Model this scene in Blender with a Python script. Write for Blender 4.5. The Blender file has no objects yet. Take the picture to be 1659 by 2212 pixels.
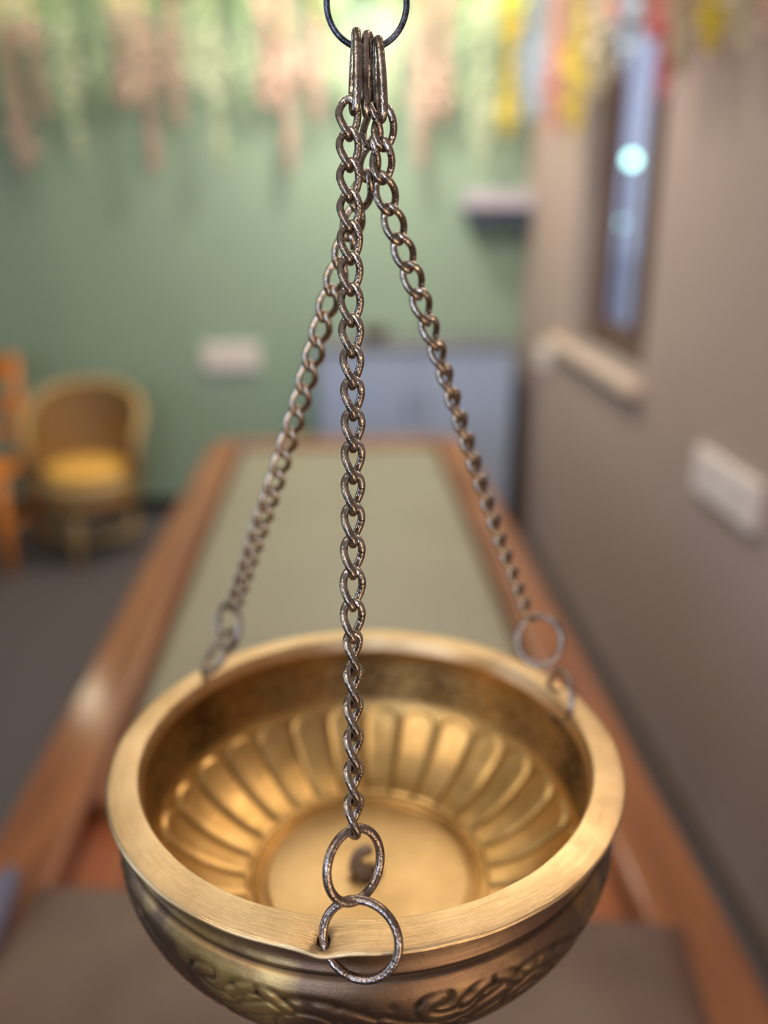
import bpy, math, random
import numpy as np
from mathutils import Vector, Matrix
random.seed(7); np.random.seed(7)
sc = bpy.context.scene
COL = sc.collection
PI = math.pi

# ------------------------------------------------------------------ camera
FPX = 1840.0
TH = math.atan(661 / FPX); PS = math.atan(0.0507)
CAM = Vector((0, 0, 1.57))
FWD = Vector((math.sin(PS) * math.cos(TH), math.cos(PS) * math.cos(TH), -math.sin(TH)))
RGT = Vector((math.cos(PS), -math.sin(PS), 0)); UP = RGT.cross(FWD)
cd = bpy.data.cameras.new('camera'); cam = bpy.data.objects.new('camera', cd); COL.objects.link(cam)
cam.matrix_world = Matrix(((RGT.x, UP.x, -FWD.x, CAM.x), (RGT.y, UP.y, -FWD.y, CAM.y), (RGT.z, UP.z, -FWD.z, CAM.z), (0, 0, 0, 1)))
cd.sensor_fit = 'HORIZONTAL'; cd.sensor_width = 36; cd.lens = FPX / 1659 * 36
cd.clip_start = 0.01; cd.clip_end = 200
cd.dof.use_dof = True; cd.dof.focus_distance = 0.280; cd.dof.aperture_fstop = cd.lens / 9.6
sc.camera = cam

def pix(x, y):                       # ray through a photo pixel
    return FWD + RGT * ((x - 829.5) / FPX) - UP * ((y - 1106) / FPX)
def atz(x, y, z): return CAM + pix(x, y) * z
def hit(x, y, ax, val):
    d = pix(x, y); return CAM + d * ((val - CAM[ax]) / d[ax])

# ------------------------------------------------------------------ world and light
w = bpy.data.worlds.new('world'); sc.world = w; w.use_nodes = True
w.node_tree.nodes['Background'].inputs[0].default_value = (0.46, 0.53, 0.78, 1)
w.node_tree.nodes['Background'].inputs[1].default_value = 1.0
sc.view_settings.view_transform = 'Standard'; sc.view_settings.look = 'None'
sc.view_settings.exposure = 0.0; sc.view_settings.gamma = 1.0
def area(name, loc, to, sx, sy, power, color):
    l = bpy.data.lights.new(name, 'AREA'); l.shape = 'RECTANGLE'; l.size = sx; l.size_y = sy
    l.energy = power; l.color = color
    o = bpy.data.objects.new(name, l); COL.objects.link(o); o.location = loc
    o.rotation_euler = (Vector(to) - Vector(loc)).to_track_quat('-Z', 'Y').to_euler()
    return o
area('ceiling_light_over_table', (0.74, 1.05, 2.60), (0.15, 0.4, 0), 0.30, 0.30, 8, (1.0, 0.81, 0.58))
area('rim_fill_light', (-0.15, 1.65, 2.60), (-0.1, 1.3, 0), 1.0, 0.9, 10, (1.0, 0.86, 0.68))  # added soft overhead fill, brightens the bowl rim and table
area('ceiling_light_by_far_wall', (0.10, 3.72, 2.60), (0.10, 4.1, 0), 0.26, 0.26, 23, (1.0, 0.93, 0.80))
area('wall_fill_light', (0.15, 2.55, 2.60), (0.35, 3.9, 0.9), 0.6, 0.4, 27, (1.0, 0.93, 0.84))  # added fill aimed at the far wall to brighten it
area('cool_fill_light', (-0.9, -1.6, 1.75), (0, 1.0, 1.3), 0.40, 0.7, 27, (0.60, 0.77, 1.0))  # added cool light for chain highlights; the back wall has no window
area('warm_fill_light', (0.72, -0.95, 0.95), (0.0, 0.3, 1.25), 0.45, 0.45, 9, (1.0, 0.76, 0.48))  # added unseen warm light to brighten the bowl's right outside
for lx, lp in ((-1.42, 3.0), (-0.85, 2.5), (-0.30, 2.0), (0.30, 1.2), (0.72, 3.0)):
    area('garland_downlight', (lx, 4.16, 2.61), (lx, 4.22, 0), 0.10, 0.10, lp, (1.0, 0.92, 0.66))
area('ceiling_light_by_door', (-1.1, -0.6, 2.60), (-0.9, -0.3, 0), 0.6, 0.6, 15, (1.0, 0.84, 0.66))
area('daylight_left_window', (-2.72, 0.4, 1.55), (0, 0.8, 1.2), 1.3, 1.2, 18, (0.62, 0.78, 1.0))

# ------------------------------------------------------------------ helpers
def tag(o, label=None, cat=None, group=None, kind=None):
    if label: o['label'] = label
    if cat: o['category'] = cat
    if group: o['group'] = group
    if kind: o['kind'] = kind
    return o
def empty(name, loc, label, cat, group=None):
    o = bpy.data.objects.new(name, None); COL.objects.link(o); o.location = loc
    o.empty_display_size = 0.02
    return tag(o, label, cat, group)

class MB:
    def __init__(s): s.v = []; s.f = []
    def add(s, vs, fs):
        n = len(s.v); s.v += [tuple(p) for p in vs]; s.f += [tuple(i + n for i in f) for f in fs]; return s
    def box(s, a, b):
        x0, y0, z0 = a; x1, y1, z1 = b
        v = [(x0,y0,z0),(x1,y0,z0),(x1,y1,z0),(x0,y1,z0),(x0,y0,z1),(x1,y0,z1),(x1,y1,z1),(x0,y1,z1)]
        return s.add(v, [(0,3,2,1),(4,5,6,7),(0,1,5,4),(1,2,6,5),(2,3,7,6),(3,0,4,7)])
    def tube(s, pts, r, n=12, closed=False, caps=True):
        pts = [Vector(p) for p in pts]; m = len(pts)
        rr = r if hasattr(r, '__len__') else [r] * m
        prev = None; rings = []
        for i in range(m):
            a = pts[(i - 1) % m] if closed else pts[max(i - 1, 0)]
            b = pts[(i + 1) % m] if closed else pts[min(i + 1, m - 1)]
            t = (b - a).normalized()
            if prev is None:
                u = t.orthogonal().normalized()
            else:
                u = prev - t * prev.dot(t)
                u = u.normalized() if u.length > 1e-9 else t.orthogonal().normalized()
            prev = u; rings.append((t, u))
        tw = 0
        if closed:                      # spread the closing twist
            t, u = rings[0]; ul = prev - t * prev.dot(t); ul.normalize()
            tw = math.atan2(ul.cross(u).dot(t), ul.dot(u))
        vs = []
        for i in range(m):
            t, u = rings[i]; a0 = tw * i / m; v = t.cross(u)
            for k in range(n):
                a = 2 * PI * k / n + a0
                vs.append(pts[i] + (u * math.cos(a) + v * math.sin(a)) * rr[i])
        fs = []
        for i in range(m if closed else m - 1):
            j = (i + 1) % m
            for k in range(n):
                l = (k + 1) % n; fs.append((i*n+k, i*n+l, j*n+l, j*n+k))
        if not closed and caps:
            fs.append(tuple(range(n - 1, -1, -1))); fs.append(tuple((m - 1) * n + k for k in range(n)))
        return s.add(vs, fs)
    def lathe(s, prof, n=32, c=(0, 0, 0)):
        vs = []; fs = []
        for r, z in prof:
            for k in range(n):
                a = 2 * PI * k / n; vs.append((c[0] + r * math.cos(a), c[1] + r * math.sin(a), c[2] + z))
        for i in range(len(prof) - 1):
            for k in range(n):
                l = (k + 1) % n; fs.append((i*n+k, i*n+l, (i+1)*n+l, (i+1)*n+k))
        return s.add(vs, fs)
    def blob(s, c, r, sc3=(1, 1, 1)):
        t = [(0,0,1),(1,0,0),(0,1,0),(-1,0,0),(0,-1,0),(0,0,-1)]
        v = [(c[0]+p[0]*r*sc3[0], c[1]+p[1]*r*sc3[1], c[2]+p[2]*r*sc3[2]) for p in t]
        return s.add(v, [(0,1,2),(0,2,3),(0,3,4),(0,4,1),(5,2,1),(5,3,2),(5,4,3),(5,1,4)])
    def build(s, name, mat, parent=None, smooth=False, bevel=0, seg=2, loc=None, sub=0):
        me = bpy.data.meshes.new(name); me.from_pydata(s.v, [], s.f); me.update()
        o = bpy.data.objects.new(name, me); COL.objects.link(o)
        if mat: me.materials.append(mat)
        if smooth: me.polygons.foreach_set('use_smooth', [True] * len(me.polygons))
        if bevel:
            b = o.modifiers.new('bevel', 'BEVEL'); b.width = bevel; b.segments = seg; b.limit_method = 'ANGLE'
        if sub:
            m = o.modifiers.new('sub', 'SUBSURF'); m.levels = sub; m.render_levels = sub
        if parent: o.parent = parent
        if loc is not None: o.location = loc
        return o
def struct(name, mb, mat, **k): return tag(mb.build(name, mat, **k), kind='structure')

# ------------------------------------------------------------------ materials
def mat(name, color, rough=0.6, metal=0.0, noise=0.0, nscale=8, bump=0.0, bscale=60, spec=None, coat=0, stretch=(1, 1, 1), color2=None, uv=False, croughness=.1):
    m = bpy.data.materials.new(name); m.use_nodes = True; nt = m.node_tree; b = nt.nodes['Principled BSDF']
    b.inputs['Base Color'].default_value = (*color, 1); b.inputs['Roughness'].default_value = rough
    b.inputs['Metallic'].default_value = metal
    if spec is not None: b.inputs['Specular IOR Level'].default_value = spec
    if coat: b.inputs['Coat Weight'].default_value = coat; b.inputs['Coat Roughness'].default_value = croughness
    tc = nt.nodes.new('ShaderNodeTexCoord'); mp = nt.nodes.new('ShaderNodeMapping')
    nt.links.new(tc.outputs['UV' if uv else 'Object'], mp.inputs[0]); mp.inputs['Scale'].default_value = stretch
    if noise or color2:
        n = nt.nodes.new('ShaderNodeTexNoise'); n.inputs['Scale'].default_value = nscale; n.inputs['Detail'].default_value = 5
        nt.links.new(mp.outputs[0], n.inputs['Vector'])
        r = nt.nodes.new('ShaderNodeValToRGB')
        c2 = color2 or tuple(max(0, c * (1 - noise)) for c in color)
        r.color_ramp.elements[0].position = 0.35; r.color_ramp.elements[1].position = 0.65
        r.color_ramp.elements[0].color = (*c2, 1); r.color_ramp.elements[1].color = (*color, 1)
        nt.links.new(n.outputs['Fac'], r.inputs[0]); nt.links.new(r.outputs[0], b.inputs['Base Color'])
    if bump:
        n2 = nt.nodes.new('ShaderNodeTexNoise'); n2.inputs['Scale'].default_value = bscale; n2.inputs['Detail'].default_value = 4
        nt.links.new(mp.outputs[0], n2.inputs['Vector'])
        bp = nt.nodes.new('ShaderNodeBump'); bp.inputs['Strength'].default_value = bump; bp.inputs['Distance'].default_value = 0.001
        nt.links.new(n2.outputs['Fac'], bp.inputs['Height']); nt.links.new(bp.outputs[0], b.inputs['Normal'])
    return m
def emit(name, color, s):
    m = bpy.data.materials.new(name); m.use_nodes = True; b = m.node_tree.nodes['Principled BSDF']
    b.inputs['Base Color'].default_value = (*color, 1); b.inputs['Emission Color'].default_value = (*color, 1); b.inputs['Emission Strength'].default_value = s
    return m

M_green = mat('green_wall_paint', (0.295, 0.395, 0.29), 0.75, noise=0.04, nscale=2)
M_mauve = mat('mauve_wall_paint', (0.40, 0.298, 0.262), 0.75, noise=0.04, nscale=2)
M_ceil = mat('ceiling_paint', (0.75, 0.73, 0.68), 0.9)
M_carpet = mat('grey_carpet', (0.12, 0.098, 0.098), 0.95, noise=0.3, nscale=120, bump=0.6, bscale=300)
M_skirt = mat('dark_skirting', (0.02, 0.022, 0.028), 0.45)
M_skirt2 = mat('brown_skirting', (0.16, 0.115, 0.09), 0.5)
M_white = mat('white_plastic', (0.80, 0.70, 0.66), 0.4)
M_sill = mat('sill_paint', (0.66, 0.50, 0.40), 0.5)
M_jamb = mat('window_reveal_paint', (0.36, 0.30, 0.26), 0.7)
M_frame = mat('window_frame_brown', (0.10, 0.05, 0.035), 0.4)
M_wood = mat('table_wood', (0.30, 0.105, 0.032), 0.5, color2=(0.19, 0.06, 0.02), nscale=5, stretch=(6, 0.7, 6), coat=0.6, croughness=0.15, spec=0.3)
M_tray = mat('tray_wood', (0.40, 0.12, 0.03), 0.4, color2=(0.25, 0.055, 0.015), nscale=5, stretch=(6, 0.7, 6), coat=0.3, croughness=0.3)
M_mat = mat('olive_vinyl', (0.255, 0.235, 0.165), 0.5, noise=0.08, nscale=4, bump=0.2, bscale=200)
M_cushion = mat('brown_leatherette', (0.148, 0.092, 0.066), 0.5, color2=(0.10, 0.050, 0.038), nscale=7, bump=0.3, bscale=250)
M_cloth = mat('blue_grey_cloth', (0.13, 0.13, 0.21), 0.85, bump=0.5, bscale=400)
M_cab = mat('pale_blue_laminate', (0.40, 0.47, 0.64), 0.45)
M_cabtop = mat('cabinet_top_grey', (0.17, 0.17, 0.19), 0.5)
M_bowlb = mat('dark_brown_ceramic', (0.07, 0.04, 0.035), 0.4)
M_shelfw = mat('shelf_lilac_white', (0.52, 0.46, 0.52), 0.6)
M_shelfd = mat('shelf_navy', (0.035, 0.05, 0.085), 0.5)
M_cane = mat('cane_weave', (0.34, 0.18, 0.055), 0.6, color2=(0.20, 0.10, 0.03), nscale=90, bump=0.6, bscale=120)
M_canerim = mat('cane_pole', (0.50, 0.32, 0.13), 0.5, noise=0.2, nscale=20)
M_yellow = mat('mustard_cushion', (0.85, 0.46, 0.09), 0.75, noise=0.1, nscale=30)
M_orange = mat('orange_varnished_wood', (0.95, 0.33, 0.04), 0.4, color2=(0.62, 0.16, 0.02), nscale=6, stretch=(8, 8, 1), coat=0.3)
M_vine = mat('vine_green', (0.10, 0.20, 0.05), 0.7)
M_leaf = mat('leaf_green', (0.30, 0.62, 0.07), 0.55, color2=(0.16, 0.40, 0.05), nscale=30)
FL = {'pink': (0.84, 0.58, 0.48), 'cream': (0.80, 0.86, 0.62), 'green': (0.62, 0.74, 0.50), 'yellow': (0.95, 0.74, 0.08), 'coral': (0.95, 0.45, 0.36),
      'blue': (0.66, 0.76, 0.88), 'beige': (0.80, 0.68, 0.46), 'rose': (0.92, 0.30, 0.36), 'amber': (0.85, 0.55, 0.08)}
MF = {k: mat(k + '_petals', v, 0.7, noise=0.25, nscale=40) for k, v in FL.items()}

def iron(name, c1, c2, rough):
    m = mat(name, c1, rough, 1.0, color2=c2, nscale=180, bump=0.35, bscale=900)
    return m
M_iron = iron('worn_steel_wire', (0.46, 0.39, 0.34), (0.16, 0.12, 0.095), 0.22)
M_ring = iron('darkened_steel_ring', (0.36, 0.29, 0.26), (0.20, 0.15, 0.13), 0.28)
M_dark = iron('dark_iron_wire', (0.12, 0.13, 0.17), (0.05, 0.05, 0.07), 0.38)

def brass(name, c1, c2, rough, patina=None, nscale=25, bump=0.2, bstretch=(2, 260, 1), bscale=3.0, pscale=30, dist=0.0004, pth=(0.45, 0.6)):
    m = bpy.data.materials.new(name); m.use_nodes = True; nt = m.node_tree; N = nt.nodes; L = nt.links; b = N['Principled BSDF']
    b.inputs['Metallic'].default_value = 1.0
    tc = N.new('ShaderNodeTexCoord')
    n = N.new('ShaderNodeTexNoise'); n.inputs['Scale'].default_value = nscale; n.inputs['Detail'].default_value = 6; n.inputs['Roughness'].default_value = 0.65
    L.new(tc.outputs['Object'], n.inputs['Vector'])
    r = N.new('ShaderNodeValToRGB'); r.color_ramp.elements[0].position = 0.35; r.color_ramp.elements[1].position = 0.62
    r.color_ramp.elements[0].color = (*c2, 1); r.color_ramp.elements[1].color = (*c1, 1)
    L.new(n.outputs['Fac'], r.inputs[0]); last = r.outputs[0]
    if patina:
        n3 = N.new('ShaderNodeTexNoise'); n3.inputs['Scale'].default_value = pscale; n3.inputs['Detail'].default_value = 4; n3.inputs['Distortion'].default_value = 0.6
        L.new(tc.outputs['Object'], n3.inputs['Vector'])
        r3 = N.new('ShaderNodeValToRGB'); r3.color_ramp.elements[0].position = pth[0]; r3.color_ramp.elements[1].position = pth[1]
        L.new(n3.outputs['Fac'], r3.inputs[0])
        mx = N.new('ShaderNodeMixRGB'); L.new(r3.outputs[0], mx.inputs[0]); mx.inputs[1].default_value = (*patina, 1); L.new(last, mx.inputs[2]); last = mx.outputs[0]
    at = N.new('ShaderNodeAttribute'); at.attribute_name = 'grime_and_shade'
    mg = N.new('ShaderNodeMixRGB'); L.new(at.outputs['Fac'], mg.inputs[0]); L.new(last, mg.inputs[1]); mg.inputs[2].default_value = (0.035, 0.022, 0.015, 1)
    L.new(mg.outputs[0], b.inputs['Base Color'])
    ma = N.new('ShaderNodeMath'); ma.operation = 'MULTIPLY_ADD'; L.new(at.outputs['Fac'], ma.inputs[0]); ma.inputs[1].default_value = 0.25; ma.inputs[2].default_value = rough
    L.new(ma.outputs[0], b.inputs['Roughness'])
    mp = N.new('ShaderNodeMapping'); mp.inputs['Scale'].default_value = bstretch; L.new(tc.outputs['UV'], mp.inputs[0])
    n2 = N.new('ShaderNodeTexNoise'); n2.inputs['Scale'].default_value = bscale; n2.inputs['Detail'].default_value = 4; L.new(mp.outputs[0], n2.inputs['Vector'])
    bp = N.new('ShaderNodeBump'); bp.inputs['Strength'].default_value = bump; bp.inputs['Distance'].default_value = dist
    L.new(n2.outputs['Fac'], bp.inputs['Height'])
    bp2 = N.new('ShaderNodeBump'); bp2.inputs['Strength'].default_value = 0.5; bp2.inputs['Distance'].default_value = 0.0006
    L.new(n.outputs['Fac'], bp2.inputs['Height']); L.new(bp.outputs[0], bp2.inputs['Normal']); L.new(bp2.outputs[0], b.inputs['Normal'])
    return m
M_rim = brass('brushed_brass_rim', (0.80, 0.585, 0.34), (0.64, 0.44, 0.23), 0.34, bump=0.35, bstretch=(8, 500, 1), bscale=2.0)
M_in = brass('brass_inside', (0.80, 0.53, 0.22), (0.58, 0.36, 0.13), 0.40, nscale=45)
M_disc = brass('brass_disc', (0.74, 0.53, 0.27), (0.56, 0.38, 0.17), 0.42, nscale=20)
M_out = brass('tarnished_brass_outside', (0.66, 0.44, 0.18), (0.45, 0.28, 0.10), 0.40, patina=(0.17, 0.105, 0.07), pscale=18, nscale=70, pth=(0.46, 0.64))

# ------------------------------------------------------------------ room shell
XW, YW, ZC = 0.92, 4.40, 2.64
XL, YB = -2.80, -1.70
struct('floor', MB().box((XL, YB, -0.1), (XW, YW, 0)), M_carpet)
struct('ceiling', MB().box((XL, YB, ZC), (XW, YW, ZC + 0.1)), M_ceil)
struct('wall_far', MB().box((XL, YW, 0), (XW + 0.16, YW + 0.15, ZC)), M_green)
struct('wall_back', MB().box((XL, YB - 0.15, 0), (XW + 0.16, YB, ZC)), M_mauve)
def walled(name, x0, x1, ya, yb, z0, z1, m):
    b = MB()
    b.box((x0, YB, 0), (x1, ya, ZC)); b.box((x0, yb, 0), (x1, YW, ZC)); b.box((x0, ya, 0), (x1, yb, z0)); b.box((x0, ya, z1), (x1, yb, ZC))
    return struct(name, b, m)
WY0, WY1, WZ0, WZ1 = 2.56, 3.40, 1.06, 2.25
walled('wall_right', XW, XW + 0.115, WY0, WY1, WZ0, WZ1, M_mauve)
walled('wall_left', XL - 0.16, XL, -0.35, 1.15, 0.95, 2.15, M_green)
# window in the right wall: lining, frame, mullion, glass
glass = bpy.data.materials.new('window_glass'); glass.use_nodes = True
nt = glass.node_tree; nt.nodes.clear()
out = nt.nodes.new('ShaderNodeOutputMaterial'); mixs = nt.nodes.new('ShaderNodeMixShader'); tr = nt.nodes.new('ShaderNodeBsdfTransparent'); gl = nt.nodes.new('ShaderNodeBsdfGlossy')
gl.inputs['Roughness'].default_value = 0.02; mixs.inputs[0].default_value = 0.06
pass; nt.links.new(tr.outputs[0], mixs.inputs[1]); nt.links.new(gl.outputs[0], mixs.inputs[2]); nt.links.new(mixs.outputs[0], out.inputs[0])
def window(name, xg, ya, yb, z0, z1, xa, xb):
    root = bpy.data.objects.new(name, None); COL.objects.link(root); tag(root, kind='structure')
    t = 0.004; b = MB()
    b.box((xa, ya, z0), (xb, ya + t, z1)); b.box((xa, yb - t, z0), (xb, yb, z1)); b.box((xa, ya, z0), (xb, yb, z0 + t)); b.box((xa, ya, z1 - t), (xb, yb, z1))
    b.build('window_lining', M_jamb, root)
    f = MB(); s = 0.11
    f.box((xg - .02, ya + t, z0 + t), (xg + .02, ya + s, z1 - t)); f.box((xg - .02, yb - s, z0 + t), (xg + .02, yb - t, z1 - t))
    f.box((xg - .02, ya + s, z0 + t), (xg + .02, yb - s, z0 + s)); f.box((xg - .02, ya + s, z1 - s), (xg + .02, yb - s, z1 - t))
    f.box((xg - .02, ya + .27, z0 + s), (xg + .02, ya + .36, z1 - s))
    f.build('window_frame', M_frame, root, bevel=0.003)
    MB().box((xg - .002, ya + s, z0 + s), (xg + .002, yb - s, z1 - s)).build('pane', glass, root)
    return root
wr = window('window_1', XW + 0.092, WY0, WY1, WZ0, WZ1, XW + 0.002, XW + 0.113)
window('window_2', XL - 0.10, -0.35, 1.15, 0.95, 2.15, XL - 0.15, XL - 0.002)
MB().box((XW - 0.045, 2.53, 1.015), (XW + 0.001, 3.62, 1.055)).build('window_sill', M_sill, wr, bevel=0.006)
struct('baseboard_far', MB().box((XL, YW - 0.018, 0), (XW, YW, 0.10)), M_skirt)
struct('baseboard_right', MB().box((XW - 0.014, YB, 0), (XW, YW - 0.018, 0.06)), M_skirt2)
struct('baseboard_left', MB().box((XL, YB, 0), (XL + 0.018, YW - 0.018, 0.10)), M_skirt)

M_pave = mat('pale_concrete', (0.62, 0.62, 0.66), 0.9, noise=0.08, nscale=3)
struct('ground_outside', MB().box((XW + 0.2, -4, -0.12), (16, 30, -0.01)), M_pave)
# lamps seen as round glints through the window
def outlamp(px, py, X, r, s, label):
    p = hit(px, py, 0, X)
    root = empty('outdoor_lamp', (p.x, p.y, 0), label, 'lamp')
    MB().tube([(0, 0, 0), (0, 0, p.z - r * 1.2)], 0.03, 12).build('post', M_dark, root, smooth=True)
    prof = [(0.001, p.z + r)] + [(r * math.sin(a), p.z + r * math.cos(a)) for a in np.linspace(0.2, PI - 0.2, 10)] + [(0.001, p.z - r)]
    MB().lathe(prof, 16).build('lit_globe', emit('lit_globe', (0.50, 1.0, 0.92), s), root, smooth=True)
outlamp(1365, 345, 3.0, 0.055, 7, 'bright round outdoor light seen through the narrow window')
outlamp(1350, 482, 3.4, 0.06, 2.2, 'faint round outdoor light seen through the window below the bright one')

# ------------------------------------------------------------------ massage table (droni)
root = empty('massage_table', (-0.01, 1.65, 0), 'long wooden treatment table with olive vinyl mat beneath the hanging bowl', 'table')
ox, oy = -0.01, 1.65
def tb(mb, name, m, **k):
    mb.v = [(x - ox, y - oy, z) for x, y, z in mb.v]; return mb.build(name, m, root, **k)
TZ = 0.81
tb(MB().box((-0.452, 0.42, TZ - 0.07), (-0.352, 2.80, TZ)), 'side_rail', M_wood, bevel=0.012, seg=3)
tb(MB().box((0.332, 0.42, TZ - 0.07), (0.428, 2.80, TZ)), 'side_rail', M_wood, bevel=0.012, seg=3)
eb = MB()                              # rounded foot end
prof = [(-0.452, 2.801), (-0.445, 2.83), (-0.42, 2.87), (-0.38, 2.895), (-0.33, 2.905), (0.31, 2.905), (0.36, 2.895), (0.40, 2.87), (0.422, 2.83), (0.428, 2.801)]
n = len(prof); eb.add([(x, y, TZ - 0.07) for x, y in prof] + [(x, y, TZ) for x, y in prof], [tuple(range(n - 1, -1, -1)), tuple(range(n, 2 * n))] + [(i, (i + 1) % n, n + (i + 1) % n, n + i) for i in range(n)])
tb(eb, 'foot_rail', M_wood, bevel=0.010, seg=3)
tb(MB().box((-0.351, 0.985, TZ - 0.07), (0.331, 1.115, TZ - 0.004)), 'cross_board', M_wood, bevel=0.006)
tb(MB().box((-0.351, 0.42, TZ - 0.07), (0.331, 0.50, TZ - 0.004)), 'head_rail', M_wood, bevel=0.006)
tb(MB().box((-0.351, 0.501, TZ - 0.07), (0.331, 0.984, TZ - 0.040)), 'tray_floor', M_tray)
tb(MB().box((-0.351, 1.116, TZ - 0.07), (0.331, 2.799, TZ - 0.045)), 'table_board', M_wood)
tb(MB().box((-0.338, 1.128, TZ - 0.044), (0.318, 2.785, TZ - 0.012)), 'vinyl_mat', M_mat, bevel=0.012, seg=4)
for sx in (-0.43, 0.34):
    for sy in (0.46, 1.6, 2.72):
        tb(MB().box((sx, sy, 0), (sx + 0.07, sy + 0.07, TZ - 0.071)), 'leg', M_wood, bevel=0.004)
for sx in (-0.41, 0.37):
    tb(MB().box((sx, 0.54, TZ - 0.17), (sx + 0.025, 2.71, TZ - 0.071)), 'apron', M_wood)

# brown head cushion
def pillow(x0, x1, y0, y1, z0, z1, e=0.25):
    b = MB(); nx, ny = 60, 60; top = []; 
    vs = []; fs = []
    for s in (1, -1):
        for j in range(ny + 1):
            for i in range(nx + 1):
                u = -1 + 2 * i / nx; v = -1 + 2 * j / ny
                h = max(0, (1 - abs(u) ** 30)) ** .5 * max(0, (1 - abs(v) ** 30)) ** .5
                z = (z0 + z1) / 2 + s * h * (z1 - z0) / 2
                vs.append(((x0 + x1) / 2 + u * (x1 - x0) / 2, (y0 + y1) / 2 + v * (y1 - y0) / 2, z))
    k = (nx + 1) * (ny + 1)
    for j in range(ny):
        for i in range(nx):
            a = j * (nx + 1) + i
            fs.append((a, a + 1, a + nx + 2, a + nx + 1)); fs.append((k + a, k + a + nx + 1, k + a + nx + 2, k + a + 1))
    return b.add(vs, fs)
zc = TZ + 0.03
q1 = hit(60, 1900, 2, zc); q2 = hit(1455, 1988, 2, zc)
cx0, cx1, cy1, cy0 = q1.x - 0.014, q2.x - 0.008, (q1.y + q2.y) / 2 + 0.003, 0.44
cu = pillow(cx0, cx1, cy0, cy1, TZ + 0.001, zc)
cm = ((cx0 + cx1) / 2, (cy0 + cy1) / 2, TZ + .001); cu.v = [(x - cm[0], y - cm[1], z - cm[2]) for x, y, z in cu.v]
cush = empty('head_cushion', cm, 'flat brown leatherette cushion across the head end of the treatment table', 'cushion'); cush.rotation_euler = (0, 0, math.atan2(q2.y - q1.y, q2.x - q1.x))
cu.build('cushion_pad', M_cushion, cush, smooth=True)
hw, hd = (cx1 - cx0) / 2, (cy1 - cy0) / 2
MB().tube([(-hw, -hd, .0145), (hw, -hd, .0145), (hw, hd, .0145), (-hw, hd, .0145)], 0.0022, 8, closed=True).build('piping', M_cushion, cush, smooth=True)
# rolled cloth on the left rail
ro = empty('rolled_cloth', (cx0 - 0.013, 0.70, TZ + 0.002), 'blue-grey rolled cloth lying on the left rail beside the brown cushion', 'cloth')
pts = []; rr = []
for i in range(15):
    t = i / 14; pts.append((-0.002 + 0.006 * math.sin(t * 3), -0.24 + 0.375 * t, 0.020)); rr.append(0.019 * (1 - abs(2 * t - 1) ** 5) ** .5 + 0.001)
MB().tube(pts, rr, 20).build('roll', M_cloth, ro, smooth=True)
sp = [(0.004 + (0.016 - i * 0.00035) * math.cos(i * .42), -0.2395 + .0005 * i / 40, 0.020 + (0.016 - i * 0.00035) * math.sin(i * .42)) for i in range(40)]
MB().tube(sp, 0.0012, 6).build('rolled_edge', M_cloth, ro, smooth=True)

# ------------------------------------------------------------------ cabinet and corner shelf
cab = empty('low_cabinet', (0.355, 4.17, 0), 'low pale blue-grey cabinet against the green wall beyond the table foot', 'cabinet')
MB().box((-0.465, -0.16, 0.05), (0.465, 0.20, 0.93)).build('body', M_cab, cab, bevel=0.004)
MB().box((-0.475, -0.19, 0.931), (0.475, 0.21, 0.955)).build('top', M_cabtop, cab, bevel=0.004)
MB().box((-0.45, -0.13, 0.0), (0.45, 0.19, 0.049)).build('plinth', M_skirt, cab)
for sx in (-1, 1):
    d = MB().box((min(sx * 0.003, sx * 0.462), -0.180, 0.06), (max(sx * 0.003, sx * 0.462), -0.161, 0.925)).build('door', M_cab, cab, bevel=0.003)
    MB().tube([(sx * .04, -0.181, .62), (sx * .04, -0.20, .63), (sx * .04, -0.20, .73), (sx * .04, -0.181, .74)], 0.005, 8).build('handle', M_iron, d, smooth=True)
bw = tag(MB().lathe([(0.001, 0.0), (0.035, 0.0), (0.042, 0.01), (0.068, 0.045), (0.072, 0.062), (0.068, 0.062), (0.060, 0.045), (0.035, 0.014), (0.001, 0.010)], 32).build('small_bowl', M_bowlb, smooth=True, loc=(0.165, 4.17, 0.956)),
   'small dark brown bowl on top of the pale cabinet', 'bowl')

sh = empty('corner_shelf', (0.76, 4.28, 1.50), 'small lilac-white corner shelf with navy underside on the green wall', 'shelf')
MB().add([(-0.165, 0.119, 0.06), (-0.165, -0.07, 0.06), (0.158, -0.07, 0.06), (0.158, 0.119, 0.06), (-0.165, 0.119, 0.135), (-0.165, -0.07, 0.135), (0.158, -0.07, 0.135), (0.158, 0.119, 0.135)],
         [(0, 3, 2, 1), (4, 5, 6, 7), (0, 1, 5, 4), (1, 2, 6, 5), (2, 3, 7, 6), (3, 0, 4, 7)]).build('shelf_board', M_shelfw, sh, bevel=0.006)
MB().add([(-0.13, 0.118, -0.02), (-0.13, -0.055, -0.02), (0.155, -0.055, -0.02), (0.155, 0.118, -0.02), (-0.145, 0.118, 0.059), (-0.145, -0.055, 0.059), (0.157, -0.055, 0.059), (0.157, 0.118, 0.059)],
         [(0, 3, 2, 1), (4, 5, 6, 7), (0, 1, 5, 4), (1, 2, 6, 5), (2, 3, 7, 6), (3, 0, 4, 7)]).build('under_box', M_shelfd, sh, bevel=0.004)

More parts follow.
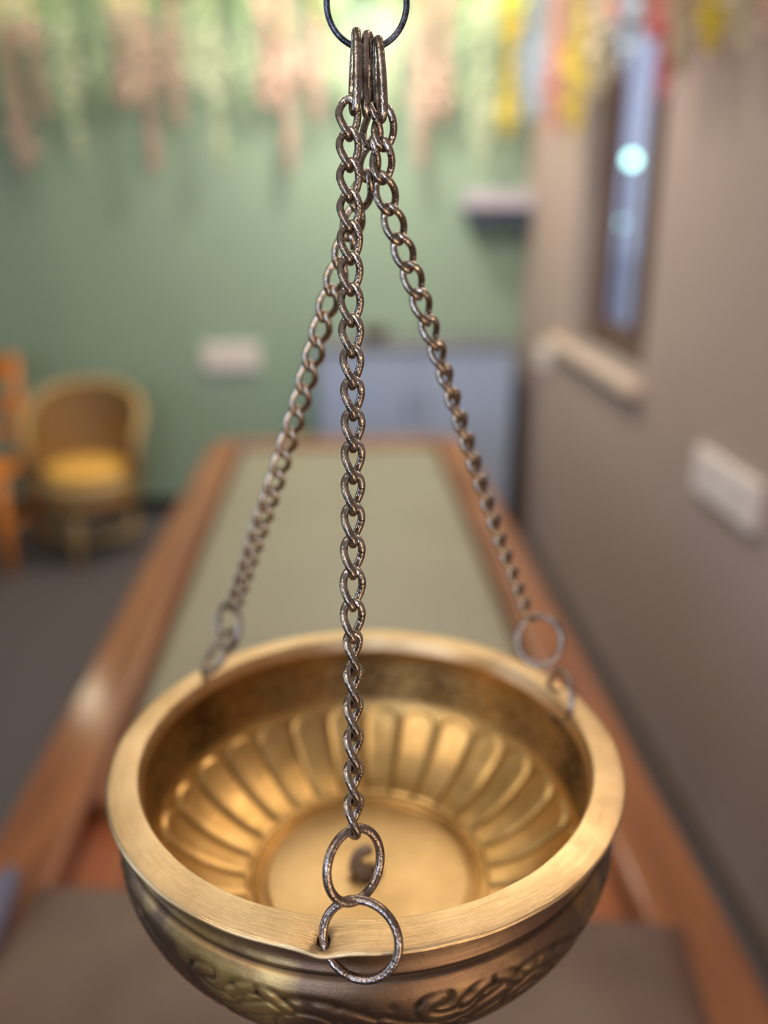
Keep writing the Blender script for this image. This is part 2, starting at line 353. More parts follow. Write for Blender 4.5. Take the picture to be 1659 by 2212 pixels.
# ------------------------------------------------------------------ sockets
def socket(loc, rz, wd, ht, label, two=True):
    r = empty('wall_socket', loc, label, 'socket'); r.rotation_euler = (0, 0, rz)
    MB().box((-wd / 2, -0.022, -ht / 2), (wd / 2, 0, ht / 2)).build('plate', M_white, r, bevel=0.006, seg=3)
    k = 2 if two else 1
    for i in range(k):
        cx = (i - (k - 1) / 2) * wd / k
        MB().box((cx - .012, -0.028, ht * .12), (cx + .012, -0.0225, ht * .34)).build('switch', M_white, r, bevel=0.002)
        for dx, dz in ((0, .012), (-.013, -.016), (.013, -.016)):
            MB().box((cx + dx - .003, -0.0232, dz - .004), (cx + dx + .003, -0.0222, dz + .004)).build('pin_slot', M_skirt, r)
    return r
socket((-0.56, YW, 0.845), 0, 0.29, 0.135, 'white socket plate on the green wall')
socket((XW, 1.885, 0.943), PI / 2 * -1, 0.335, 0.115, 'large pale socket plate low on the mauve wall at the right')
socket((XW, 3.80, 0.930), PI / 2 * -1, 0.20, 0.10, 'small white socket plate on the mauve wall beside the window sill')

# ------------------------------------------------------------------ chairs
def circ(r, z, a0, a1, n, sq=1.0, c=(0, 0)):
    return [(c[0] + r * math.cos(a0 + (a1 - a0) * i / n), c[1] + r * sq * math.sin(a0 + (a1 - a0) * i / n), z) for i in range(n + 1)]
ch = empty('tub_chair', (-1.190, 3.89, 0), 'honey cane tub chair with mustard seat cushion by the green wall', 'chair'); ch.scale = (0.92, 0.92, 0.93)
sw = MB()                                   # woven barrel back, thick curved panel
na, nz = 36, 12; R0 = 0.235
def backtop(a):                              # a: 0 at the rear centre, +-1 at the arms
    return 0.83 - 0.22 * abs(a) ** 2.2
vs = []; fs = []
for side, rr_ in ((0, 0), (1, -0.014)):
    for i in range(na + 1):
        a = -1 + 2 * i / na; ang = PI / 2 + a * PI * 0.60
        for j in range(nz + 1):
            t = j / nz; z = 0.40 + (backtop(a) - 0.40) * t; r = R0 + 0.055 * t + rr_
            vs.append((r * math.cos(ang), r * 0.82 * math.sin(ang) , z))
K = (na + 1) * (nz + 1)
for i in range(na):
    for j in range(nz):
        p = i * (nz + 1) + j; fs.append((p, p + 1, p + nz + 2, p + nz + 1)); q = K + p; fs.append((q, q + nz + 1, q + nz + 2, q + 1))
sw.add(vs, fs); sw.build('woven_back', M_cane, ch, smooth=True)
tp = []
for i in range(41):
    a = -1 + 2 * i / 40; ang = PI / 2 + a * PI * 0.60; r = R0 + 0.05
    tp.append((r * math.cos(ang), r * 0.82 * math.sin(ang), backtop(a) + 0.008))
tp = [(tp[0][0], tp[0][1] - .01, 0.42)] + tp + [(tp[-1][0], tp[-1][1] - .01, 0.42)]
MB().tube(tp, 0.024, 12).build('top_rail', M_canerim, ch, smooth=True)
MB().lathe([(0.001, 0.36), (0.235, 0.36), (0.25, 0.38), (0.245, 0.415), (0.001, 0.418)], 40).build('seat', M_canerim, ch, smooth=True)
MB().lathe([(0.001, 0.419), (0.19, 0.419), (0.215, 0.43), (0.218, 0.45), (0.19, 0.468), (0.10, 0.476), (0.001, 0.478)], 40).build('seat_cushion', M_yellow, ch, smooth=True)
MB().lathe([(0.225, 0.27), (0.24, 0.27), (0.243, 0.36), (0.228, 0.36)], 40).build('woven_apron', M_cane, ch, smooth=True)
for lx, ly, tx, ty in ((-0.03, -0.235, -0.02, -0.20), (0.195, 0.02, 0.19, 0.0), (-0.225, 0.01, -0.20, 0.0), (0.0, 0.24, 0.0, 0.17)):
    MB().tube([(lx, ly, 0.0), ((lx + tx) / 2, (ly + ty) / 2, 0.16), (tx, ty, 0.36)], [0.020, 0.024, 0.026], 12).build('leg', M_canerim, ch, smooth=True)
MB().tube([(0.20 * math.cos(a), 0.19 * math.sin(a), 0.13) for a in np.linspace(0, 2 * PI, 24, endpoint=False)], 0.010, 8, closed=True).build('stretcher', M_canerim, ch, smooth=True)

oc = empty('dining_chair', (-1.70, 3.78, 0), 'varnished orange wooden dining chair beside the cane tub chair', 'chair')
W2 = 0.20
for sx in (-1, 1):
    MB().tube([(sx * W2, -0.16, 0), (sx * W2, -0.165, 0.25), (sx * W2, -0.16, 0.435)], [0.022, 0.026, 0.028], 12).build('front_leg', M_orange, oc, smooth=True)
    MB().tube([(sx * W2 * 1.05, 0.21, 0), (sx * W2, 0.17, 0.25), (sx * W2, 0.16, 0.45), (sx * W2, 0.18, 0.70), (sx * W2, 0.215, 0.93)], [0.018, 0.022, 0.026, 0.024, 0.020], 12).build('back_post', M_orange, oc, smooth=True)
    MB().tube([(sx * W2, -0.14, 0.20), (sx * W2, 0.17, 0.20)], 0.011, 8).build('stretcher', M_orange, oc, smooth=True)
MB().box((-0.225, -0.20, 0.436), (0.225, 0.15, 0.468)).build('seat', M_orange, oc, bevel=0.012, seg=3)
for z, hgt in ((0.86, 0.10), (0.70, 0.05), (0.58, 0.04)):
    cr = MB(); vs = []; fs = []
    for i in range(13):
        u = -1 + 2 * i / 12; yb_ = 0.205 + 0.03 * (z - .7) / .2 + 0.022 * (1 - u * u) - (0.93 - z) * 0.12
        zt = z + hgt / 2 + 0.012 * (1 - u * u)
        for dy, zz in ((-.009, z - hgt / 2), (.009, z - hgt / 2), (.009, zt), (-.009, zt)): vs.append((u * W2, yb_ + dy, zz))
    for i in range(12):
        for k in range(4): fs.append((i*4+k, i*4+(k+1) % 4, i*4+4+(k+1) % 4, i*4+4+k))
    fs += [(3, 2, 1, 0), (48, 49, 50, 51)]
    cr.add(vs, fs).build('back_rail', M_orange, oc, bevel=0.003)

# ------------------------------------------------------------------ hanging flower strands
def flower(b, c, r):
    a0 = random.random() * 6.28; tilt = Vector((random.uniform(-.5, .5), random.uniform(-1, -.2), random.uniform(-.6, .6))).normalized()
    u = tilt.orthogonal().normalized(); v = tilt.cross(u); c = Vector(c); vs = [c]; fs = []
    for k in range(5):
        a = a0 + k * 2 * PI / 5
        for da, rr_, lift in ((-.5, .55, .15), (-.28, 1.0, .45), (.28, 1.0, .45), (.5, .55, .15)):
            vs.append(c + (u * math.cos(a + da) + v * math.sin(a + da)) * r * rr_ + tilt * r * lift)
        i = 1 + 4 * k; fs.append((0, i, i + 1, i + 2, i + 3))
    b.add(vs, fs)
def strand(x, y, ztop, zbot, colr, label, group, wid=0.035, axis='x', taper=False):
    r = empty('flower_strand', (x, y, ztop), label, 'hanging flowers', group)
    L = ztop - zbot; pts = []
    sway = random.uniform(-.012, .012)
    for i in range(12):
        t = i / 11; pts.append((sway * math.sin(t * 3), 0, -L * t))
    MB().tube(pts, 0.0025, 6).build('vine', M_vine, r, smooth=True)
    b = MB(); n = int(L / 0.72 * 190); wid = wid * 1.25
    for i in range(n):
        t = (i + random.random()) / n; wv = wid * (0.55 + 0.5 * math.sin(t * 9 + x * 40)) if not taper else wid * (1.1 - t)
        wv = max(wv, 0.012) * (1 if t < .85 else (1 - t) / .15 * .8 + .2)
        dx, dy = random.uniform(-.9, .9) * wv, random.uniform(-.5, .5) * wv
        if axis == 'y': dx, dy = dy, dx
        flower(b, (dx + sway * math.sin(t * 3), dy, -L * t), random.uniform(.013, .021))
    b.build('blossoms', MF[colr], r)
    l = MB()
    for i in range(7):
        t = random.uniform(0, .25); a = random.random() * 6.28; ln = random.uniform(.03, .06); c = Vector((0, 0, -L * t))
        d = Vector((math.cos(a), math.sin(a) * .5, -.6)).normalized(); s = d.orthogonal().normalized() * ln * .25
        l.add([c, c + d * ln * .5 + s, c + d * ln, c + d * ln * .5 - s, c + d * ln * .5 + Vector((0, 0, .004))], [(0, 1, 4), (1, 2, 4), (2, 3, 4), (3, 0, 4)])
    l.build('leaves', M_leaf, r)
    return r
YS = YW - 0.125
far_list = [  # photo x at the tip, photo y of the tip, colour, width
 (20, 230, 'green', .03), (62, 372, 'pink', .05), (100, 250, 'pink', .03), (135, 260, 'green', .035), (178, 350, 'cream', .05), (225, 235, 'green', .04), (272, 232, 'pink', .045), (337, 372, 'pink', .04), (388, 268, 'pink', .04), (435, 200, 'cream', .05),
 (478, 350, 'cream', .045), (530, 235, 'green', .04), (580, 232, 'pink', .04), (628, 368, 'pink', .04), (688, 262, 'pink', .035), (735, 215, 'green', .035), (845, 240, 'cream', .04), (905, 362, 'pink', .04), (958, 258, 'pink', .035), (1000, 220, 'green', .04), (1035, 352, 'cream', .045),
 (1095, 288, 'yellow', .045), (1128, 250, 'blue', .035)]
words = ['leftmost', 'second', 'third', 'fourth', 'fifth', 'sixth', 'seventh', 'eighth', 'ninth', 'tenth', 'eleventh', 'twelfth']
cnt = {}
tot = {}
for e in far_list: tot[e[2]] = tot.get(e[2], 0) + 1
for (px, py, c, wd) in far_list:
    p = hit(px, py, 1, YS); k = cnt.get(c, 0); cnt[c] = k + 1
    nm = {'pink': 'pale pink', 'green': 'soft green', 'blue': 'pale blue-white'}.get(c, c)
    if tot[c] == 1: lab = nm + ' blossom strand hanging in front of the green wall, near the mauve corner'
    else: lab = '%s blossom strand on the green wall, %s %s one from the left' % (nm, words[k] if k else 'first', nm.split()[-1])
    strand(p.x, YS + random.uniform(-.02, .02), 2.50, p.z, c, lab, 'blossom strands on the green wall', wd)
XS = XW - 0.11
right_list = [(1160, 250, 'blue', .04), (1193, 285, 'coral', .045), (1237, 285, 'yellow', .05), (1285, 222, 'beige', .05), (1335, 60, 'coral', .03), (1352, 158, 'blue', .045), (1408, 75, 'coral', .05), (1428, 205, 'rose', .035), (1462, 150, 'beige', .045), (1532, 108, 'yellow', .045), (1600, 90, 'beige', .05), (1650, 52, 'pink', .05)]
rl = ['first', 'second', 'third', 'fourth']
tot2 = {}; cnt2 = {}
for e in right_list: tot2[e[2]] = tot2.get(e[2], 0) + 1
for (px, py, c, wd) in right_list:
    p = hit(px, py, 0, XS); k = cnt2.get(c, 0); cnt2[c] = k + 1
    nm = {'pink': 'pale pink', 'blue': 'pale blue'}.get(c, c)
    lab = ('%s blossom strand hanging along the mauve wall' % nm) if tot2[c] == 1 else '%s blossom strand along the mauve wall, %s %s one from the corner' % (nm, rl[k], nm.split()[-1])
    strand(XS, p.y, 2.50, p.z, c, lab, 'blossom strands along the mauve wall', wd, axis='y')
def garland(name, a, b, label):
    a = Vector(a); b = Vector(b); r = empty(name, (a + b) / 2, label, 'garland'); h = (b - a) / 2
    n = 40; MB().tube([-h + 2 * h * i / n + Vector((0, 0, 0.008 * math.sin(i))) for i in range(n + 1)], 0.005, 6).build('vine', M_vine, r, smooth=True)
    l = MB(); N_ = int((b - a).length * 330)
    for i in range(N_):
        t = random.uniform(-1, 1); c = h * t + Vector((max(-.02, min(.02, random.gauss(0, .01))), max(-.02, min(.02, random.gauss(0, .01))), random.gauss(0, .02)))
        d = Vector((random.uniform(-1, 1), random.uniform(-1, 1), random.uniform(-1.2, .4))).normalized(); ln = random.uniform(.03, .055)
        s = d.orthogonal().normalized() * ln * .3
        l.add([c, c + d * ln * .5 + s, c + d * ln, c + d * ln * .5 - s, c + d * ln * .5 + Vector((0, 0, .005))], [(0, 1, 4), (1, 2, 4), (2, 3, 4), (3, 0, 4)])
    o = l.build('foliage', M_leaf, r); o['kind'] = 'stuff'
    return r
garland('leafy_garland', (-1.9, YW - .05, 2.52), (0.80, YW - .05, 2.52), 'bright green leafy garland running along the top of the green wall')
garland('leafy_garland', (XW - .05, 1.6, 2.54), (XW - .05, 4.25, 2.54), 'green leafy garland running along the top of the mauve wall')

# ------------------------------------------------------------------ brass bowl
BC = CAM + (FWD + RGT * -.0203 - UP * .2722) * .3743
HOLES = [(-99.5, 0.1052), (24.0, 0.1035), (138.5, 0.1045)]
NA = 1080
def smoothstep(e0, e1, x):
    t = np.clip((x - e0) / (e1 - e0), 0, 1); return t * t * (3 - 2 * t)
def densify(pr, d):
    out = []
    for (a, b) in zip(pr[:-1], pr[1:]):
        n = max(1, int(math.hypot(b[0] - a[0], b[1] - a[1]) / d))
        for i in range(n): out.append((a[0] + (b[0] - a[0]) * i / n, a[1] + (b[1] - a[1]) * i / n))
    out.append(pr[-1]); return np.array(out)
def catmull(pr, n=8):
    P = [Vector((a, b)) for a, b in pr]; P = [2 * P[0] - P[1]] + P + [2 * P[-1] - P[-2]]; out = []
    for i in range(1, len(P) - 2):
        for k in range(n):
            t = k / n; p0, p1, p2, p3 = P[i - 1], P[i], P[i + 1], P[i + 2]
            q = 0.5 * ((2 * p1) + (p2 - p0) * t + (2 * p0 - 5 * p1 + 4 * p2 - p3) * t * t + (3 * p1 - p0 - 3 * p2 + p3) * t ** 3)
            out.append((q.x, q.y))
    out.append(tuple(P[-2])); return out
def lathe_surface(name, prof, matl, parent, disp=None, holes=False, close=None):
    """revolved strip; disp(theta, r, z, s) -> (dr, dz, grime)"""
    P = np.array(prof); m = len(P); seg = np.r_[0, np.cumsum(np.hypot(*(P[1:] - P[:-1]).T))]
    th = np.linspace(0, 2 * PI, NA, endpoint=False)
    T, S = np.meshgrid(th, seg); Rr = np.repeat(P[:, :1], NA, 1); Z = np.repeat(P[:, 1:], NA, 1); G = np.zeros_like(Rr)
    if disp:
        dr, dz, G = disp(T, Rr, Z, S); Rr = Rr + dr; Z = Z + dz; G = np.clip(G, 0, 1)
    X = Rr * np.cos(T); Y = Rr * np.sin(T)
    co = np.stack([X, Y, Z], -1).reshape(-1, 3)
    i, k = np.meshgrid(np.arange(m - 1), np.arange(NA), indexing='ij'); l = (k + 1) % NA
    F = np.stack([i * NA + k, i * NA + l, (i + 1) * NA + l, (i + 1) * NA + k], -1).reshape(-1, 4)
    if holes:
        cc = co[F].mean(1); keep = np.ones(len(F), bool)
        for ang, rad in HOLES:
            hx, hy = rad * math.cos(math.radians(ang)), rad * math.sin(math.radians(ang))
            keep &= np.hypot(cc[:, 0] - hx, cc[:, 1] - hy) > 0.0021
        F = F[keep]
    me = bpy.data.meshes.new(name); me.from_pydata(co.tolist(), [], F.tolist()); me.update()
    me.polygons.foreach_set('use_smooth', [True] * len(me.polygons))
    uvl = me.uv_layers.new(name='UVMap'); li = np.zeros(len(me.loops), int); me.loops.foreach_get('vertex_index', li)
    uu = T.reshape(-1)[li] / (2 * PI); vv = S.reshape(-1)[li]
    uvl.data.foreach_set('uv', np.stack([uu, vv / 0.1], -1).reshape(-1).astype(np.float32))
    at = me.attributes.new('grime_and_shade', 'FLOAT', 'POINT'); at.data.foreach_set('value', G.reshape(-1).astype(np.float32))
    me.materials.append(matl); o = bpy.data.objects.new(name, me); COL.objects.link(o); o.parent = parent
    return o
bowl = empty('brass_bowl', BC, 'round brass oil bowl with flat flange rim and fluted inside, hung on three chains', 'bowl')
def adiff(T, deg): return (T - math.radians(deg) + PI) % (2 * PI) - PI
def dents(T, R, Z):
    dz = np.zeros_like(R); g = np.zeros_like(R)
    for i, (ang, rad) in enumerate(HOLES):
        ar = adiff(T, ang) * R; d = np.hypot(ar, R - rad)
        dz -= (0.0010 if i else 0.0019) * np.exp(-(ar / (0.0065 if i == 0 else 0.005)) ** 2) * smoothstep(0.0985, 0.109, R)
        dz -= 0.0012 * np.exp(-(d / 0.0032) ** 2)
        g = np.maximum(g, 0.75 * np.exp(-(d / 0.0030) ** 4))
    return dz, g
def rim_disp(T, R, Z, S):
    dz, g = dents(T, R, Z)
    wob = 0.00012 * np.sin(T * 9) + 0.0001 * np.sin(T * 23 + 1)
    return wob * 0, dz + wob, g
rimp = densify(catmull([(0.0955, -0.0065), (0.0962, -0.0025), (0.0972, -0.0004), (0.0984, 0.0), (0.1040, -0.0004), (0.1088, -0.0012), (0.1100, -0.0022), (0.1096, -0.0034), (0.1078, -0.0036), (0.1030, -0.0030)], 4), 0.0007)
lathe_surface('rim', rimp, M_rim, bowl, rim_disp, holes=True)
# outside wall with embossed scroll band
outp = densify(catmull([(0.1040, -0.0030), (0.1036, -0.0065), (0.1038, -0.013), (0.1048, -0.0165), (0.1044, -0.0185), (0.1054, -0.0205), (0.1070, -0.0250), (0.1074, -0.031), (0.1060, -0.039), (0.1018, -0.050), (0.0935, -0.062), (0.0805, -0.0735), (0.0640, -0.0825), (0.0500, -0.0870), (0.0440, -0.0885), (0.0430, -0.093), (0.0405, -0.0935), (0.0400, -0.0880), (0.0020, -0.0860), (0.0001, -0.0860)], 6), 0.0006)
NREP = 8
def strokes():
    out = []                                # (points, width, depth) in cell units u in -1..1, v in mm down the belly
    t = np.linspace(0, 1, 26)
    out.append((np.stack([-0.95 + 1.9 * t, 18 + 5.5 * np.sin(t * 2 * PI)], -1), 1.5, 1.0))       # main scrolling stem
    a = np.linspace(0, 4.6, 26); out.append((np.stack([-0.45 + 0.26 * np.cos(a) * (1 - a / 9), 14 + 6.5 * np.sin(a) * (1 - a / 9)], -1), 1.3, 1.0))
    out.append((np.stack([0.45 - 0.26 * np.cos(a) * (1 - a / 9), 23 - 6.5 * np.sin(a) * (1 - a / 9)], -1), 1.3, 1.0))
    for s in (-1, 1):
        out.append((np.stack([s * (0.05 + 0.22 * t), 10 + 5 * t ** 1.5], -1), 1.1, 0.9))
        out.append((np.stack([s * (0.10 + 0.14 * t) - .35, 26 + 6 * t], -1), 1.2, 0.9))
    return out
ST = strokes()
def out_disp(T, R, Z, S):
    u = ((T / (2 * PI) * NREP) % 1.0) * 2 - 1; v = (-Z * 1000 - 20) * 0.82 + 4
    cell = PI * 0.1 / NREP * 1000           # mm per unit u
    h = np.zeros_like(R)
    band = (Z < -0.023) & (Z > -0.072); idx = np.where(band.any(1))[0]; sl = slice(idx[0], idx[-1] + 1)
    ub, vb = u[sl, :NA // NREP + 1], v[sl, :NA // NREP + 1]; hh = np.zeros_like(ub)
    for pts, wd, dp in ST:
        wd = wd * 1.35
        d = np.full_like(ub, 1e9)
        for (p, q) in zip(pts[:-1], pts[1:]):
            px, py = p[0] * cell, p[1]; qx, qy = q[0] * cell, q[1]; ex, ey = qx - px, qy - py
            tt = np.clip(((ub * cell - px) * ex + (vb - py) * ey) / (ex * ex + ey * ey + 1e-9), 0, 1)
            d = np.minimum(d, np.hypot(ub * cell - px - tt * ex, vb - py - tt * ey))
        hh = np.maximum(hh * (d > wd * 1.3), dp * np.exp(-((d - 1.5 * wd) / (0.62 * wd)) ** 2))
    per = NA // NREP
    full = np.tile(hh[:, :per], (1, NREP)); h[sl] = full
    fade = smoothstep(-0.0245, -0.0275, Z) * smoothstep(-0.072, -0.066, Z)
    # row of short nicks above the scroll
    nick = np.exp(-(((T * 72 / (2 * PI)) % 1 - .5) / .2) ** 2) * np.exp(-((Z + 0.0295) / 0.0016) ** 2)
    groove = np.exp(-((Z + 0.0185) / 0.0012) ** 2) * smoothstep(0.08, 0.1, R)
    dr = -h * 0.0008 * fade - 0.0005 * nick * (Z < -0.02) - 0.0006 * groove
    g = 0.65 * fade * smoothstep(0.15, 0.95, h) + 0.5 * nick * (Z < -0.02) + 0.8 * groove
    return dr, dr * 0.3, g
lathe_surface('outer_wall', outp, M_out, bowl, out_disp)
# fluted inside
inp = densify(catmull([(0.0958, -0.0060), (0.0975, -0.011), (0.0985, -0.018), (0.0978, -0.028), (0.0955, -0.0375), (0.0900, -0.0475), (0.0790, -0.0585), (0.0660, -0.0660), (0.0560, -0.0690), (0.0535, -0.0690), (0.0520, -0.0682), (0.0508, -0.0690), (0.0500, -0.0712), (0.0494, -0.0718)], 6), 0.0006)
NF = 28
def in_disp(T, R, Z, S):
    ph = (T / (2 * PI) * NF + 0.12 * np.sin(T + 1)) % 1.0 - 0.5
    rt_ = 0.0975 - R
    top = 0.0935 - 0.0045 * (np.abs(ph) * 2) ** 3       # rounded petal tips
    inside = smoothstep(0.0546, 0.0575, R) * smoothstep(top + 0.0008, top - 0.0010, R) * (Z < -0.036)
    ridge = (np.abs(ph) * 2)
    lift = inside * (0.0014 * (1 - ridge ** 5)) 
    line = smoothstep(0.86, 1.0, ridge) * smoothstep(0.0546, 0.0575, R) * smoothstep(0.0945, 0.0925, R) * (Z < -0.036)
    eng = 0.00035 * (np.sin(T * 36 + 3 * np.sin(Z * 700)) * np.sin(Z * 900 + 2 * np.sin(T * 18))) * smoothstep(-0.012, -0.016, Z) * smoothstep(-0.037, -0.033, Z)
    sl = -0.75
    g = line * 0.75 + 0.25 * np.exp(-((Z + 0.0365) / 0.001) ** 2) * (R > .09) + np.clip(eng * 900, 0, .25) + (0.50 + 0.12 * np.sin(T * 5 + 1) + 0.1 * np.sin(T * 13)) * smoothstep(-0.007, -0.010, Z) * smoothstep(-0.042, -0.034, Z)  # last term darkens the upper wall's colour to imitate its dark reflection
    return lift * sl * (R / .09) - eng, lift * 0.75, g
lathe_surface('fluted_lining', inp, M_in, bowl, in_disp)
def disc_disp(T, R, Z, S):
    g = 0.9 * np.exp(-((R - 0.0045) / 0.0020) ** 2) * (R < .012) + 0.35 * smoothstep(0.0478, 0.0492, R)  # disc edge darkened in the colour as the raised lip's shade
    return 0 * R, 0.00006 * np.sin(R * 350 + 2 * np.sin(T)) * (R > .012), g
lathe_surface('base_disc', densify([(0.0496, -0.0718), (0.0480, -0.0722), (0.0470, -0.0706), (0.0300, -0.0704), (0.0075, -0.0708), (0.0048, -0.0722), (0.0042, -0.0760), (0.0040, -0.0825)], 0.0012), M_disc, bowl, disc_disp)

# cotton wick curling out of the hole in the base
M_wick = mat('oil_soaked_cotton', (0.34, 0.26, 0.22), 0.6, color2=(0.20, 0.14, 0.12), nscale=400, bump=0.8, bscale=900)
wk = empty('cotton_wick', BC + Vector((0, 0, -0.0725)), 'short grey twisted wick in the centre hole of the brass bowl', 'wick')
wp = [(0.0, 0.0, -0.008), (0.0, 0.0, 0.0), (-0.001, 0.0, 0.003), (-0.004, -0.001, 0.0055), (-0.0065, 0.000, 0.0075), (-0.005, 0.002, 0.0105), (-0.001, 0.003, 0.012), (0.003, 0.003, 0.0125)]
MB().tube(wp, [.0030, .0032, .0034, .0034, .0032, .0032, .003, .0026], 14).build('wick_cord', M_wick, wk, smooth=True, sub=1)
tw_ = [(0.0036 * math.cos(i * .9) + (-0.0065 if i > 12 else -0.0005 * i), 0.0036 * math.sin(i * .9), -0.002 + i * 0.0007) for i in range(16)]
MB().tube(tw_, 0.0008, 6).build('wick_thread', M_wick, wk, smooth=True)

# ------------------------------------------------------------------ chains
WIRE = 0.00128
def link_mesh(name, L=0.01535, W=0.0090, wire=WIRE, twist=-2.0, n=48, sides=14):
    a = L / 2 - wire; b = W / 2 - wire; pts = []
    for i in range(n):
        t = 2 * PI * i / n; ct, st = math.cos(t), math.sin(t)
        e = 0.82
        x = b * math.copysign(abs(ct) ** e, ct); z = a * math.copysign(abs(st) ** 0.95, st)
        ph = twist * z / (2 * a); pts.append((x * math.cos(ph), x * math.sin(ph), z))
    m = MB().tube(pts, wire, sides, closed=True)
    me = bpy.data.meshes.new(name); me.from_pydata(m.v, [], m.f); me.update(); me.materials.append(M_iron)
    me.polygons.foreach_set('use_smooth', [True] * len(me.polygons)); return me
ME_LINK = link_mesh('link')
ME_HOOK = link_mesh('long_loop', L=0.0285, W=0.0092, wire=0.00145, twist=-0.2, n=56)
def frame(zdir, xref):
    z = zdir.normalized(); x = (xref - z * xref.dot(z)).normalized(); y = z.cross(x)
    return Matrix(((x.x, y.x, z.x), (x.y, y.y, z.y), (x.z, y.z, z.z)))
def place(o, c, zdir, phi, root, view=None):
    view = (c - CAM).normalized(); xr = zdir.cross(view)          # phi = 0 faces the photographer's side
    m = frame(zdir, xr) @ Matrix.Rotation(phi, 3, 'Z')
    o.parent = root; o.matrix_local = Matrix.Translation(c - root.location) @ m.to_4x4()
PITCH = 0.01535 - 4 * WIRE + 0.00012
def chain(label, hook_top, hook_bot, hook_phi, path, phis, rings):
    r = empty('hanging_chain', hook_top, label, 'chain', None)
    h = bpy.data.objects.new('long_loop', ME_HOOK); COL.objects.link(h)
    place(h, (hook_top + hook_bot) / 2, hook_bot - hook_top, hook_phi, r)
    # walk the path in equal steps
    P = path; seg = [0]
    for a, b in zip(P[:-1], P[1:]): seg.append(seg[-1] + (b - a).length)
    Lt = seg[-1]; N_ = max(2, round(Lt / PITCH)); st = Lt / N_
    def at(s):
        s = min(max(s, 0), Lt)
        for i in range(len(seg) - 1):
            if s <= seg[i + 1] + 1e-12:
                return P[i].lerp(P[i + 1], (s - seg[i]) / (seg[i + 1] - seg[i]))
        return P[-1]
    for k in range(N_):
        a = at(k * st); b = at((k + 1) * st); c = (a + b) / 2
        o = bpy.data.objects.new('link', ME_LINK); COL.objects.link(o)
        f = k / (N_ - 1); ph = np.interp(f, [p[0] for p in phis], [p[1] for p in phis]) + random.uniform(-.06, .06)
        place(o, c, b - a, math.radians(ph), r)
        o.scale = (1, 1, (st + 4 * WIRE - .0001) / 0.01535)
    for (c, nrm, rad, wire, ry, gap) in rings:
        m = MB(); z = nrm.normalized(); x = RGT - z * RGT.dot(z); x.normalize(); y = z.cross(x); n = 64
        if gap is None:
            m.tube([(x * math.cos(2*PI*i/n) * rad + y * math.sin(2*PI*i/n) * rad * ry) for i in range(n)], wire, 14, closed=True)
        else:
            a0 = math.radians(gap); m.tube([(x * math.cos(a0 + (2*PI - .03)*i/n) * rad + y * math.sin(a0 + (2*PI - .03)*i/n) * rad * ry) for i in range(n + 1)], wire, 14)
        o = m.build('ring', M_ring, r, smooth=True); o.location = c - r.location
    return r
ZA = 0.2835
# big dark ring the three loops hang from, and its hook to the ceiling
rc = atz(792, 8, ZA); rv = (rc - CAM).normalized(); rn = Vector((rv.x, rv.y, 0)).normalized()
hr = empty('iron_ring', rc, 'dark iron ring at the top of the view gathering the three chains', 'ring')
x = rn.cross(Vector((0, 0, 1))).normalized(); RR = 0.0133
MB().tube([x * math.cos(2*PI*i/96) * RR + Vector((0, 0, 1)) * math.sin(2*PI*i/96) * RR for i in range(96)], 0.00105, 14, closed=True).build('ring_hoop', M_dark, hr, smooth=True)
s = [(0.0, 0, 0)]
hk = [Vector((0, 0, RR + 0.0012)) + rn * (0.005 * math.cos(a)) + Vector((0, 0, 0.0045 * math.sin(a) - 0.001 + .0035)) for a in np.linspace(-PI * .95, PI * .45, 16)] + [Vector((0, 0, RR + .012)), Vector((0, 0, ZC - rc.z))]
MB().tube(hk, 0.0012, 10).build('hook_rod', M_dark, hr, smooth=True)

dirs = []
def hole_pt(i):
    a, r = HOLES[i]; return BC + Vector((r * math.cos(math.radians(a)), r * math.sin(math.radians(a)), -0.002))
def rings_for(r1c, r2c, n1, n2, g2):
    return [(r1c, n1, 0.0104, 0.00150, 1.12, None), (r2c, n2, 0.0127, 0.00150, 1.0, g2)]
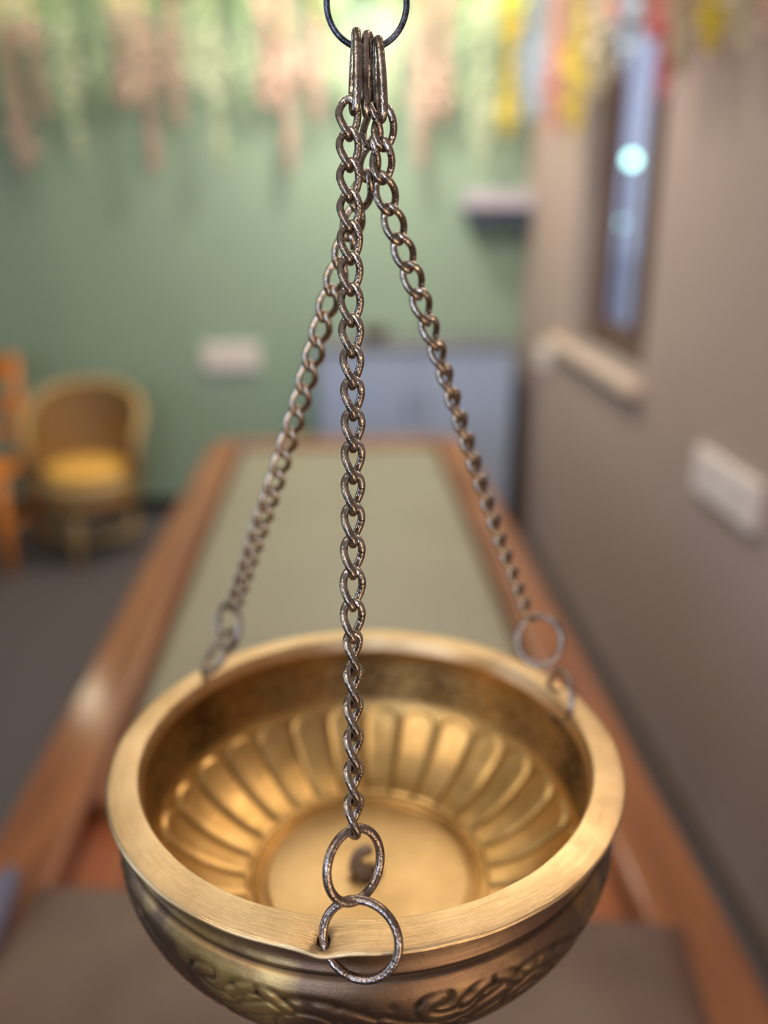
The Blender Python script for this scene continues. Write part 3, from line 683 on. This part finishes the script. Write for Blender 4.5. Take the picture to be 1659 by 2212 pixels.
# front chain
A2 = BC + Vector((HOLES[0][1] * math.cos(math.radians(HOLES[0][0])), HOLES[0][1] * math.sin(math.radians(HOLES[0][0])), -0.001))
B2 = hit(858, 2066, 2, A2.z)
f1 = atz(765, 1869, 0.2745); ch2 = (B2 - A2); w2 = (UP - ch2 * UP.dot(ch2) / ch2.dot(ch2)).normalized()
f2 = (A2 + B2) / 2 + w2 * math.sqrt(max(0, 0.0127 ** 2 - (ch2.length / 2) ** 2)); n2f = w2.cross(ch2); n2f = n2f if n2f.dot(FWD) > 0 else -n2f
zt = (f2 + w2 * 0.0118 - CAM).dot(FWD); f1 = atz(765, 1869, zt + 0.0002)
v1 = (f1 - CAM).normalized(); v2 = (f2 - CAM).normalized()
chain('steel chain in the middle, sharp, running to the front of the bowl rim',
      atz(769, 78, 0.2800), atz(766, 232, 0.2815), math.radians(78),
      [atz(752, 222, 0.2815), atz(755, 420, 0.2810), atz(757, 640, .2800), atz(763, 900, .2785), atz(762, 1300, .2760), atz(765, 1797, zt)],
      [(0, -22), (.28, -20), (.36, -42), (.62, -46), (.66, -28), (.72, -28), (.76, -75), (1, -72)],
      rings_for(f1, f2, FWD - RGT * 0.75, n2f, 111))
# right rear chain
hR, hL = hole_pt(1), hole_pt(2)
radR = Vector((hR.x - BC.x, hR.y - BC.y, 0)).normalized(); radL = Vector((hL.x - BC.x, hL.y - BC.y, 0)).normalized()
r2 = hR + Vector((-0.001, -0.0105, 0.003)); r1 = atz(1166, 1384, 0.409); tanR = Vector((-radR.y, radR.x, 0))
chain('steel chain running to the right rear of the bowl rim',
      atz(816, 86, 0.2825), atz(824, 258, 0.2845), math.radians(72),
      [atz(833, 240, .2850), atz(822, 372, .2890), atz(846, 470, .2960), atz(897, 615, .3085), atz(990, 895, .337), atz(1075, 1150, .370), atz(1145, 1334, .4025)],
      [(0, 10), (.2, -5), (.3, -35), (.42, -65), (1, -80)],
      rings_for(r1, r2, (r1 - CAM).normalized(), RGT + (r2 - CAM).normalized() * 0.25, 60))
# left rear chain
l2 = atz(474, 1408, .431); l1 = atz(493, 1352, 0.430); tanL = Vector((-radL.y, radL.x, 0))
chain('steel chain passing behind the middle one to the left rear rim',
      atz(795, 82, 0.2835), atz(792, 240, 0.2855), math.radians(-70),
      [atz(800, 236, .2860), atz(805, 340, .2895), atz(775, 440, .2960), atz(710, 650, .3150), atz(656, 845, .3370), atz(590, 1055, .366), atz(505, 1312, .424)],
      [(0, 40), (.2, 0), (.4, 5), (1, -5)],
      rings_for(l1, l2, (l1 - CAM).normalized() + RGT * 1.3, RGT * .83 - UP * .55 + (l2 - CAM).normalized() * 0.35, 200))
